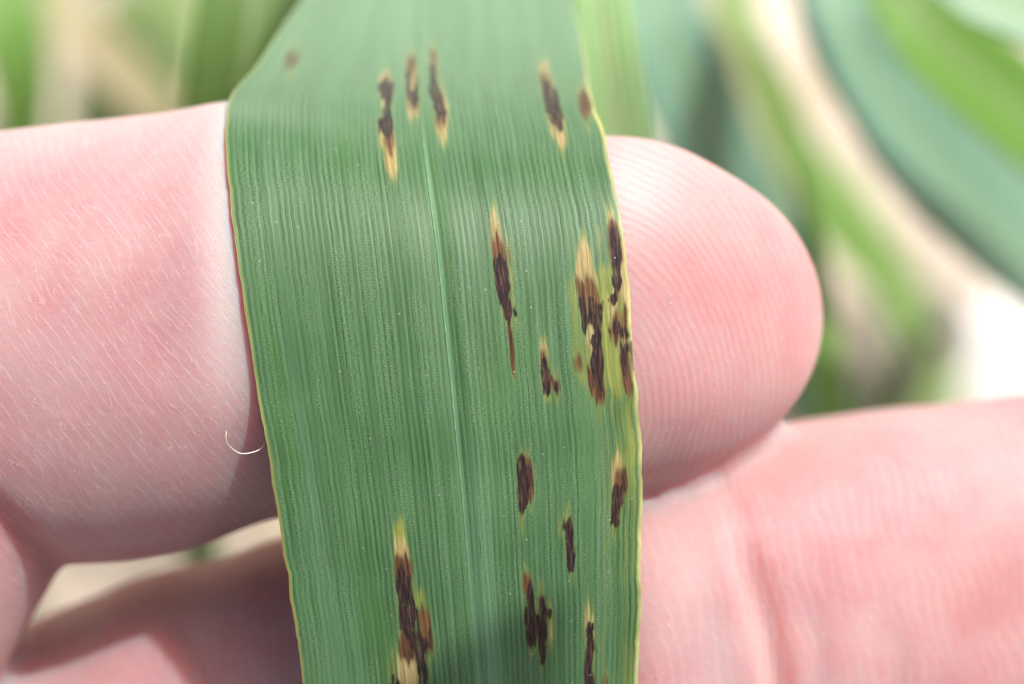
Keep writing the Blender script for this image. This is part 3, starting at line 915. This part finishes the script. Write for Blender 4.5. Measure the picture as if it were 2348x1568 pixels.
def build_leaf():
    rows = np.concatenate([np.linspace(-900, -60, 60, endpoint=False), np.linspace(-60, 1620, 700, endpoint=False), np.linspace(1620, 3300, 90)])
    nr = len(rows)
    nc = 401
    u = np.linspace(0, 1, nc)
    le = smooth_interp(rows, *A(LE), 22)
    re_ = smooth_interp(rows, *A(RE), 28)
    mr = smooth_interp(rows, *A(MR), 60)
    zr = smooth_interp(rows, *A(ZP), 70)
    # small irregularities of the cut edge
    le = le + (vnoise(rows / 55, rows * 0, 21) - 0.5) * 5 + (vnoise(rows / 14, rows * 0, 22) - 0.5) * 1.6
    re_ = re_ + (vnoise(rows / 60, rows * 0, 23) - 0.5) * 6 + (vnoise(rows / 16, rows * 0, 24) - 0.5) * 2.0
    PX = np.where(u[None, :] < UM, le[:, None] + (mr - le)[:, None] * (u / UM)[None, :], mr[:, None] + (re_ - mr)[:, None] * ((u - UM) / (1 - UM))[None, :])
    PY = np.repeat(rows[:, None], nc, 1)
    # depth: bent over the finger, edges droop, shallow gutter at the midrib
    s = (u - UM) / np.where(u < UM, UM, 1 - UM)
    Z = zr[:, None] - 0.42 * (s[None, :] ** 2) * sstep(-100, 500, rows)[:, None] * sstep(1700, 900, rows)[:, None]
    Z = Z + 0.35 * np.abs(s[None, :]) ** 2 * sstep(1000, 1600, rows)[:, None]
    Z = Z - 0.09 * np.exp(-(s / 0.05) ** 2)[None, :]
    Z = Z + 0.05 * np.exp(-((s - 0.10) / 0.06) ** 2)[None, :]
    # ribs of the blade and slow undulation
    Z = Z + 0.018 * (vnoise(u[None, :] * 34 + rows[:, None] * 0.0008, rows[:, None] / 700, 31) - 0.5)
    Z = Z + 0.28 * (vnoise(u[None, :] * 3 + 4, rows[:, None] / 210, 32) - 0.5) * sstep(0.0, 0.3, np.abs(s))[None, :]
    # right margin is slightly crinkled
    Z = Z + 0.25 * sstep(0.75, 1.0, s)[None, :] * (vnoise(rows[:, None] / 75, u[None, :] * 0, 33) - 0.4)
    zf = finger_front(PX, PY) + 0.34
    kk = 0.5
    dd = np.clip(0.5 + 0.5 * (zf - Z) / kk, 0, 1)
    Z = Z * (1 - dd) + zf * dd + kk * dd * (1 - dd) * 0.5
    for _ in range(160):
        Z[61:-92] = 0.25 * Z[60:-93] + 0.5 * Z[61:-92] + 0.25 * Z[62:-91]
    V = locA(PX, PY, Z)
    mid = V[:, nc // 2]
    arc = np.concatenate([[0], np.cumsum(np.linalg.norm(np.diff(mid, axis=0), axis=1))])
    UV = np.stack([np.broadcast_to(u * 15.2, (nr, nc)), np.broadcast_to(arc[:, None], (nr, nc))], -1)

    # ---------------- lesions, traced as streaks along the veins
    fibn = lambda seed, f: vnoise(np.broadcast_to(u * f, (nr, nc)), PY / 400, seed)
    n_edge = vnoise(PX / 9, PY / 26, 41) - 0.5
    n_edge2 = vnoise(PX / 4.5, PY / 12, 42) - 0.5
    rag = (fibn(43, 170) - 0.5)
    dark = np.zeros((nr, nc)); brown = np.zeros((nr, nc)); tanm = np.zeros((nr, nc)); yel = np.zeros((nr, nc))
    CR = {1: (880, 80, 3.92), 2: (1180, 480, 2.613), 3: (1250, 1080, 2.49), 4: (900, 1280, 3.6475), 5: (1280, 0, 1.834), 6: (0, 0, 1.834)}

    def streak(kind, crop, pts, soft=3.0, amp=1.0, ragy=22, halo=True, edge=6.0):
        nonlocal dark, brown, tanm, yel
        ox, oy, sc = CR[crop]
        p = np.array(pts, dtype=float)
        x = (ox + p[:, 0] / sc) / 1.0907
        y = (oy + p[:, 1] / sc) / 1.0907
        w = p[:, 2] / sc / 1.0907 * 1.12 + 0.8
        y = np.concatenate([[y[0] - max(4, w[0] * 0.9)], y, [y[-1] + max(4, w[-1] * 0.9)]])
        x = np.concatenate([[x[0]], x, [x[-1]]])
        w = np.concatenate([[-2], w, [-2]])
        sel = np.where((rows > y[0] - 80) & (rows < y[-1] + 80))[0]
        if len(sel) == 0:
            return
        yy = PY[sel] + rag[sel] * ragy
        xs_ = np.interp(yy, y, x); ws = np.interp(yy, y, w, left=-30, right=-30)
        d = np.abs(PX[sel] - xs_) + (n_edge[sel] + 0.6 * n_edge2[sel]) * np.minimum(edge, np.maximum(ws, 1.0))
        m = np.clip((ws - d) / soft + 0.5, 0, 1) * amp
        tgt = {'d': dark, 'b': brown, 't': tanm, 'y': yel}[kind]
        tgt[sel] = np.maximum(tgt[sel], m)
        if halo:
            yh = np.concatenate([[y[0] - 26], y[1:-1], [y[-1] + 26]])
            wh = np.interp(yy * 0.6 + PY[sel] * 0.4, yh, np.maximum(w, 1), left=-40, right=-40)
            d2 = np.abs(PX[sel] - np.interp(yy, yh, x)) + n_edge[sel] * 5
            mh = np.clip((wh + 13 - d2) / 17, 0, 1) * 0.62
            yel[sel] = np.maximum(yel[sel], mh)

    S = streak
    # upper row, left of the midrib and over the bend
    S('b', 6, [(1335, 240, 26), (1332, 280, 36), (1325, 310, 20)], 10, 0.75)
    S('t', 6, [(1340, 235, 25), (1335, 320, 22)], 14, 0.35)
    S('t', 1, [(330, 370, 30), (325, 470, 60), (330, 600, 66), (350, 740, 22)], 5)
    S('d', 1, [(330, 470, 40), (325, 560, 68), (350, 640, 38), (355, 705, 28)], 4)
    S('d', 1, [(350, 735, 8), (340, 790, 40), (328, 850, 70), (332, 930, 66), (360, 1000, 40)], 4)
    S('t', 1, [(330, 900, 60), (345, 1050, 68), (370, 1200, 62), (390, 1340, 46), (410, 1440, 20)], 4)
    S('b', 1, [(275, 900, 18), (265, 1010, 12)], 4)
    S('b', 1, [(365, 980, 45), (372, 1100, 36), (385, 1190, 20)], 6, 0.85)
    S('t', 1, [(580, 230, 40), (585, 400, 60), (600, 650, 62), (600, 780, 55), (610, 860, 30)], 5)
    S('b', 1, [(580, 245, 36), (578, 310, 46), (575, 370, 50)], 6, 0.9)
    S('d', 1, [(545, 370, 16), (545, 470, 17), (550, 570, 20)], 4, 0.85)
    S('d', 1, [(630, 450, 18), (632, 560, 22)], 4, 0.9)
    S('d', 1, [(595, 590, 55), (605, 660, 55), (630, 720, 24)], 4)
    S('b', 1, [(600, 660, 56), (600, 740, 50), (620, 790, 30)], 8, 0.6)
    S('t', 1, [(790, 180, 44), (815, 270, 46), (805, 400, 34)], 6)
    S('b', 1, [(785, 200, 38), (812, 280, 36)], 6, 0.9)
    S('d', 1, [(808, 300, 26), (803, 400, 28), (785, 480, 26), (792, 570, 36), (840, 640, 58), (862, 740, 58), (868, 820, 40)], 4)
    S('t', 1, [(870, 560, 30), (880, 800, 60), (880, 900, 60), (900, 1000, 45), (912, 1080, 24)], 5)
    S('b', 1, [(862, 800, 58), (870, 880, 55), (895, 940, 30)], 8, 0.8)
    # upper right
    S('t', 5, [(150, 305, 24), (160, 380, 32), (190, 500, 30), (215, 610, 30), (232, 670, 18)], 6)
    S('b', 5, [(150, 350, 28), (165, 400, 28)], 6, 0.8)
    S('d', 5, [(160, 375, 22), (175, 430, 28), (188, 490, 24), (198, 540, 28), (208, 580, 18)], 4)
    S('t', 5, [(310, 410, 16), (335, 460, 30), (350, 540, 22)], 8, 0.8)
    S('b', 5, [(325, 430, 20), (338, 480, 30), (345, 535, 20)], 6, 0.9)
    S('y', 5, [(380, 480, 18), (400, 560, 20), (420, 640, 16)], 10, halo=False)
    # long streak below the bend
    S('t', 2, [(143, 140, 18), (150, 200, 32), (160, 320, 38), (178, 420, 30)], 5)
    S('b', 2, [(165, 310, 36), (178, 400, 40), (186, 500, 40)], 6, 0.9)
    S('d', 2, [(180, 440, 34), (188, 530, 40), (205, 640, 38), (222, 740, 32), (236, 850, 18)], 4)
    S('d', 2, [(262, 785, 14), (280, 810, 10), (300, 850, 9)], 3, 0.8)
    S('b', 2, [(243, 880, 9), (253, 960, 12), (262, 1080, 11), (270, 1190, 8)], 4, 0.95)
    S('d', 2, [(255, 930, 7), (258, 1010, 7)], 3, 0.7)
    S('b', 2, [(225, 330, 10), (240, 420, 18), (255, 520, 10)], 8, 0.5)
    # small hook
    S('t', 2, [(462, 990, 20), (468, 1060, 24), (475, 1120, 20)], 5, 0.9)
    S('b', 2, [(462, 1040, 18), (468, 1090, 24)], 4)
    S('d', 2, [(466, 1080, 14), (472, 1160, 22), (480, 1240, 28), (484, 1310, 22)], 3)
    S('b', 2, [(520, 1220, 20), (545, 1250, 28), (545, 1300, 26)], 4, 0.9)
    S('d', 2, [(508, 1235, 14), (510, 1262, 10)], 3)
    S('d', 2, [(548, 1215, 10), (548, 1265, 18), (552, 1300, 14)], 3)
    S('d', 2, [(510, 1300, 16)], 3, 0.8)
    S('d', 2, [(408, 1210, 5), (408, 1218, 5)], 1.5, halo=False, ragy=0)
    # the large blotch
    S('t', 2, [(725, 330, 34), (728, 420, 48), (742, 530, 56), (755, 640, 60)], 5)
    S('b', 2, [(745, 590, 52), (765, 690, 66), (775, 800, 62)], 8, 0.85)
    S('b', 2, [(690, 560, 10), (700, 660, 16)], 5, 0.8)
    S('d', 2, [(720, 690, 30), (775, 720, 74), (785, 800, 58), (800, 860, 44)], 4)
    S('d', 2, [(730, 760, 20), (735, 850, 14), (732, 910, 14)], 3)
    S('t', 2, [(770, 900, 30), (785, 980, 28), (795, 1080, 26), (795, 1200, 26)], 5)
    S('d', 2, [(822, 850, 30), (826, 960, 22), (828, 1060, 26), (832, 1160, 26), (838, 1260, 22), (848, 1370, 12)], 3)
    S('d', 2, [(790, 975, 26), (795, 1010, 22)], 4)
    S('d', 2, [(800, 1080, 18), (785, 1150, 20), (800, 1180, 36)], 4)
    S('b', 2, [(805, 1130, 48), (810, 1230, 48), (825, 1330, 40), (845, 1400, 24)], 5, 0.9)
    S('d', 2, [(785, 1200, 14), (800, 1280, 10)], 3, 0.8)
    S('b', 2, [(690, 1070, 26), (695, 1120, 34), (718, 1190, 20)], 8, 0.7)
    S('b', 2, [(828, 300, 16), (832, 335, 8)], 5, 0.5)
    # the blotch at the right margin
    S('t', 2, [(885, 130, 10), (905, 190, 22), (960, 320, 42), (985, 520, 40), (985, 680, 44)], 5)
    S('b', 2, [(915, 210, 28), (932, 320, 34), (942, 450, 36)], 5, 0.95)
    S('d', 2, [(915, 240, 16), (930, 330, 26), (938, 430, 24), (942, 520, 22), (942, 600, 32)], 4)
    S('d', 2, [(958, 420, 10), (962, 540, 10), (950, 690, 10)], 3, 0.9)
    S('d', 2, [(915, 696, 34), (925, 702, 34)], 3, ragy=3)
    S('b', 2, [(895, 600, 12), (900, 640, 6)], 4)
    S('y', 2, [(880, 520, 60), (935, 660, 110), (925, 800, 125), (940, 1000, 120), (960, 1250, 90)], 30, halo=False)
    S('y', 2, [(650, 560, 30), (660, 700, 40), (690, 900, 40), (740, 1250, 60)], 30, 0.7, halo=False)
    S('t', 2, [(880, 620, 24), (890, 760, 40), (900, 880, 30)], 20, 0.6, halo=False)
    S('t', 2, [(965, 640, 60), (965, 760, 72), (980, 900, 72), (1005, 1040, 56)], 14, 0.75)
    S('b', 2, [(1002, 750, 14), (998, 800, 14)], 4)
    S('b', 2, [(955, 800, 40), (960, 870, 62), (965, 960, 62)], 7, 0.75)
    S('d', 2, [(950, 898, 60), (960, 925, 66), (1000, 945, 30)], 5, ragy=8)
    S('d', 2, [(1000, 1005, 34), (1000, 1030, 30)], 4, ragy=10)
    S('d', 2, [(1034, 960, 12), (1042, 1060, 12), (1048, 1150, 9)], 3)
    S('b', 2, [(1005, 1060, 34), (1010, 1160, 40), (1018, 1270, 36), (1025, 1330, 22)], 5, 0.9)
    S('d', 2, [(990, 1070, 18), (990, 1160, 18), (1000, 1230, 14)], 3)
    S('d', 2, [(1050, 1230, 9), (1055, 1280, 8)], 3, 0.8)
    S('b', 2, [(925, 1158, 16)], 4, 0.6, ragy=2)
    # lower right
    S('d', 3, [(128, 140, 8), (135, 190, 24), (145, 260, 32), (150, 360, 36), (145, 440, 26), (135, 500, 20)], 3)
    S('b', 3, [(165, 170, 24), (175, 260, 36), (182, 360, 28), (185, 415, 22)], 5)
    S('d', 3, [(185, 210, 12), (195, 290, 14), (200, 350, 10)], 3, 0.9)
    S('d', 3, [(200, 405, 6), (185, 425, 10)], 3, 0.8)
    S('b', 3, [(132, 530, 10), (132, 590, 6)], 5, 0.5)
    S('d', 3, [(420, 495, 14)], 4, 0.8)
    S('d', 3, [(425, 535, 14), (420, 585, 30), (430, 650, 20), (445, 715, 30), (442, 770, 28), (442, 830, 12), (443, 880, 5)], 3)
    S('d', 3, [(386, 590, 14)], 3, 0.9)
    S('t', 3, [(735, 125, 14), (728, 190, 36), (715, 280, 28), (735, 350, 40)], 6)
    S('b', 3, [(752, 240, 32), (757, 310, 34), (738, 400, 44)], 5, 0.9)
    S('d', 3, [(735, 330, 14), (730, 410, 34), (722, 500, 30), (716, 575, 24)], 3)
    S('d', 3, [(765, 240, 8), (770, 310, 12), (762, 370, 12)], 3, 0.8)
    S('d', 3, [(783, 430, 9)], 3, 0.8)
    S('b', 3, [(735, 590, 12)], 4)
    S('d', 3, [(710, 632, 13)], 3)
    S('b', 3, [(165, 890, 24), (172, 960, 30), (178, 1010, 24)], 5, 0.9)
    S('d', 3, [(180, 930, 10), (185, 1040, 24), (185, 1130, 32), (190, 1200, 32), (196, 1280, 26), (200, 1340, 14)], 3)
    S('t', 3, [(210, 1100, 12), (215, 1300, 14)], 5, 0.8)
    S('b', 3, [(252, 970, 7), (256, 1010, 18)], 4)
    S('d', 3, [(258, 1020, 18), (262, 1120, 24), (264, 1200, 24), (266, 1290, 22), (268, 1370, 16), (268, 1450, 9)], 3)
    S('d', 3, [(303, 1110, 16), (318, 1150, 12)], 3, 0.9)
    S('t', 3, [(310, 1180, 18), (312, 1290, 16)], 6, 0.6)
    S('t', 3, [(548, 1080, 16), (556, 1150, 28), (560, 1240, 30), (560, 1330, 26)], 6, 0.9)
    S('d', 3, [(565, 1170, 7), (562, 1230, 22), (562, 1320, 22), (556, 1410, 18), (550, 1480, 20), (552, 1560, 32)], 3)
    S('b', 3, [(660, 1530, 10), (655, 1570, 26)], 5)
    S('y', 3, [(780, 60, 80), (800, 300, 60), (800, 640, 50), (840, 1000, 40), (850, 1400, 30)], 40, 0.45, halo=False)
    # lower middle
    S('y', 4, [(360, 60, 30), (355, 200, 60), (370, 300, 70)], 16, 0.8, halo=False)
    S('t', 4, [(365, 270, 52), (378, 380, 66), (390, 500, 68)], 6)
    S('b', 4, [(390, 440, 66), (396, 540, 72), (402, 650, 70)], 8, 0.9)
    S('d', 4, [(392, 540, 60), (402, 640, 72), (412, 760, 68), (425, 880, 68), (440, 1000, 78), (455, 1090, 84), (530, 1180, 66), (550, 1290, 55), (565, 1420, 46), (582, 1560, 34), (600, 1700, 30)], 4)
    S('d', 4, [(465, 770, 24), (468, 800, 16)], 4)
    S('b', 4, [(430, 1130, 66), (440, 1260, 74), (440, 1330, 60)], 9)
    S('t', 4, [(420, 1290, 70), (430, 1420, 84), (450, 1600, 90)], 9)
    S('d', 4, [(310, 1470, 10), (318, 1560, 40), (330, 1700, 40)], 6, 0.9)
    S('b', 4, [(290, 1300, 12), (280, 1500, 16)], 8, 0.6)
    S('y', 4, [(560, 740, 50), (520, 830, 60)], 16, 0.9, halo=False)
    S('b', 4, [(575, 870, 28), (585, 980, 46), (605, 1080, 48), (620, 1180, 40), (632, 1270, 30)], 6, 0.92)
    S('d', 4, [(620, 1040, 8), (640, 1180, 12), (640, 1260, 12)], 4, 0.7)
    # margins and the pale band beside the midrib
    dl = (PX - le[:, None])
    dr = (re_[:, None] - PX)
    rim = sstep(12, 3, dr) * 0.75 * sstep(-100, 300, rows)[:, None] + sstep(6, 1, dl) * 0.25
    rim = rim * (1 - np.maximum(dark, brown) * 0.6) * (0.35 + 0.9 * vnoise(rows[:, None] / 40, PX * 0.02, 61))
    yel = np.maximum(yel, sstep(100, 20, dr) * 0.45 * sstep(300, 1000, rows)[:, None] * (0.5 + vnoise(u[None, :] * 40, rows[:, None] / 200, 51)))
    yel = np.maximum(yel, sstep(16, 3, dl) * 0.6)
    yel = np.maximum(yel, 0.34 * sstep(0.45, 0.85, s)[None, :] * sstep(450, 800, rows)[:, None] * (0.4 + vnoise(u[None, :] * 30, rows[:, None] / 300, 52)))
    yel = np.clip(yel, 0, 1)
    edge_red = sstep(6, 1.5, dl) * sstep(900, 1200, rows)[:, None] * 0.7
    dm = (PX - mr[:, None])
    pale = np.exp(-((dm - 3) / 6) ** 2) * 0.7 + np.exp(-((dm - 34) / 26) ** 2) * 0.5 * sstep(900, 1250, rows)[:, None]
    pale = np.clip(pale, 0, 1) * sstep(100, 420, rows)[:, None]
    # sunlit brightness of the bent upper blade, painted in as paler green
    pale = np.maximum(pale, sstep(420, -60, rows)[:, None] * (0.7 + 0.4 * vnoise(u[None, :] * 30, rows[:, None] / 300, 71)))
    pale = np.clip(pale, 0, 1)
    top = V.reshape(-1, 3)
    N = nr * nc
    fa = grid_faces(nr, nc)[:, ::-1]
    # underside: coarser sheet a fifth of a millimetre behind, joined along the rim
    du = np.gradient(V, axis=1); dv = np.gradient(V, axis=0)
    nrm = np.cross(dv, du); nrm /= np.linalg.norm(nrm, axis=2)[:, :, None] + 1e-12
    if nrm[nr // 2, nc // 2, 2] < 0:
        nrm = -nrm
    ri = np.unique(np.concatenate([np.arange(0, nr, 6), [nr - 1]])); ci = np.arange(0, nc, 8)
    th = 0.20 * (1 - 0.6 * np.abs(s[ci]) ** 4)
    bot = (V[np.ix_(ri, ci)] - nrm[np.ix_(ri, ci)] * th[None, :, None])
    fb = grid_faces(len(ri), len(ci)) + N
    rimf = []
    for e, k in ((0, 0), (nc - 1, len(ci) - 1)):
        for a in range(len(ri) - 1):
            for r in range(ri[a], ri[a + 1]):
                q = N + (a if r - ri[a] < (ri[a + 1] - ri[a]) / 2 else a + 1) * len(ci) + k
                rimf.append((r * nc + e, (r + 1) * nc + e, q, q))
            rimf.append((min((ri[a] + ri[a + 1] + 1) // 2, nr - 1) * nc + e, N + (a + 1) * len(ci) + k, N + a * len(ci) + k, N + a * len(ci) + k))
    quads = np.vstack([fa, fb])
    tri = [(f[0], f[1], f[2]) for f in rimf]
    verts = np.vstack([top, bot.reshape(-1, 3)])
    uv = np.vstack([UV.reshape(-1, 2), UV[np.ix_(ri, ci)].reshape(-1, 2)])
    me = bpy.data.meshes.new('spotted_leaf')
    nq, nt = len(quads), len(tri)
    me.vertices.add(len(verts)); me.vertices.foreach_set('co', (verts * 0.001).astype(np.float32).ravel())
    loops = np.concatenate([quads.ravel(), np.array(tri).ravel()]).astype(np.int32)
    me.loops.add(len(loops)); me.loops.foreach_set('vertex_index', loops)
    me.polygons.add(nq + nt)
    me.polygons.foreach_set('loop_start', np.concatenate([np.arange(nq) * 4, nq * 4 + np.arange(nt) * 3]).astype(np.int32))
    me.update(calc_edges=True); me.validate()
    uvl = me.uv_layers.new(name='uv')
    li = np.zeros(len(me.loops), dtype=np.int32); me.loops.foreach_get('vertex_index', li)
    uvl.data.foreach_set('uv', uv.astype(np.float32)[li].ravel())
    me.polygons.foreach_set('use_smooth', np.ones(len(me.polygons), dtype=bool))

    def attr(name, chans):
        a = me.attributes.new(name, 'FLOAT_COLOR', 'POINT')
        c = np.stack(chans, -1)
        full = np.vstack([c.reshape(-1, 4), c[np.ix_(ri, ci)].reshape(-1, 4)])
        a.data.foreach_set('color', full.astype(np.float32).ravel())
    def soften(a, n):
        b = a.copy()
        for _ in range(n):
            b[1:-1] = 0.25 * b[:-2] + 0.5 * b[1:-1] + 0.25 * b[2:]
        for _ in range(1):
            b[:, 1:-1] = 0.25 * b[:, :-2] + 0.5 * b[:, 1:-1] + 0.25 * b[:, 2:]
        return b
    attr('lesion', [soften(dark, 14), soften(brown, 60), soften(tanm, 80), soften(yel, 90)])
    attr('margin', [np.clip(rim, 0, 1), pale, edge_red, np.ones_like(pale)])
    me.materials.append(held_leaf_material())
    o = bpy.data.objects.new('spotted_leaf', me)
    COL.objects.link(o)
    o.matrix_world = VIEW
    tag(o, 'broad green barley leaf with dark brown streak lesions held in front of the fingers', 'leaf')
    # midrib: a slim raised cord in the gutter
    mi = int(round(UM * (nc - 1)))
    rr = np.arange(0, nr, 3)
    cm = V[rr, mi] + nrm[rr, mi] * 0.005
    sd = du[rr, mi] / np.linalg.norm(du[rr, mi], axis=1)[:, None]
    wr = 0.045 * np.clip(1.1 - np.abs(np.linspace(-0.4, 1, len(rr))), 0.15, 1)
    a = np.linspace(0, 2 * math.pi, 10, endpoint=False)
    mv = cm[:, None, :] + sd[:, None, :] * (wr[:, None] * np.cos(a))[:, :, None] + nrm[rr, mi][:, None, :] * (0.7 * wr[:, None] * np.sin(a))[:, :, None]
    ml = NT('midrib')
    mco = ml.n('ShaderNodeTexCoord').outputs['Object']
    mn = ml.noise(mco, 2500, 3, 0.6)
    mbs = ml.principled(Base_Color=ml.mix(ml.ramp(mn, 0.3, 0.7), (0.07, 0.17, 0.07), (0.13, 0.25, 0.11)), Roughness=0.6, Normal=ml.bump(mn, 0.00003))
    mesh_obj('midrib', mv.reshape(-1, 3), grid_faces(len(rr), 10, True), ml.out(mbs.outputs[0]), o)
    stem_to_ground(V[0].mean(0), 1.7, o)
    return o, V, rows


leaf, LV, LROWS = build_leaf()

blade('barley_leaf', 'added unseen leaf above the hand, placed to shade the foot of the spotted leaf', shade_leaf(), M_MID, twist=R(0), fold=0.1, stem=1.5, seed=16, blunt=0.03, face=(0.42, 0.62, 0.66))


# ---------------------------------------------------------------- small things
def build_fibre():
    pts = [(519, 988, 1.3), (518, 1003, 1.4), (522, 1017, 1.2), (532, 1028, 1.0), (545, 1037, 0.9), (560, 1040, 0.8), (578, 1037, 0.6), (594, 1031, 0.3), (603, 1022, 0.0), (606, 1014, -0.4)]
    c = resample([(*loc(x, y, z - 1.2), 0) for x, y, z in pts], 70)[:, :3]
    tan = np.gradient(c, axis=0); tan /= np.linalg.norm(tan, axis=1)[:, None]
    a = np.cross(tan, np.array([0, 0, 1.0])); a /= np.linalg.norm(a, axis=1)[:, None]
    b = np.cross(tan, a)
    an = np.linspace(0, 2 * math.pi, 8, endpoint=False)
    r = 0.021 * np.linspace(0.6, 1.1, 70)
    v = c[:, None] + a[:, None] * (r[:, None] * np.cos(an))[:, :, None] + b[:, None] * (r[:, None] * np.sin(an))[:, :, None]
    o = mesh_obj('stray_fibre', v.reshape(-1, 3), grid_faces(70, 8, True), M_HAIR)
    tag(o, 'thin curled white fibre between the index finger and the left leaf edge', 'fibre')


build_fibre()
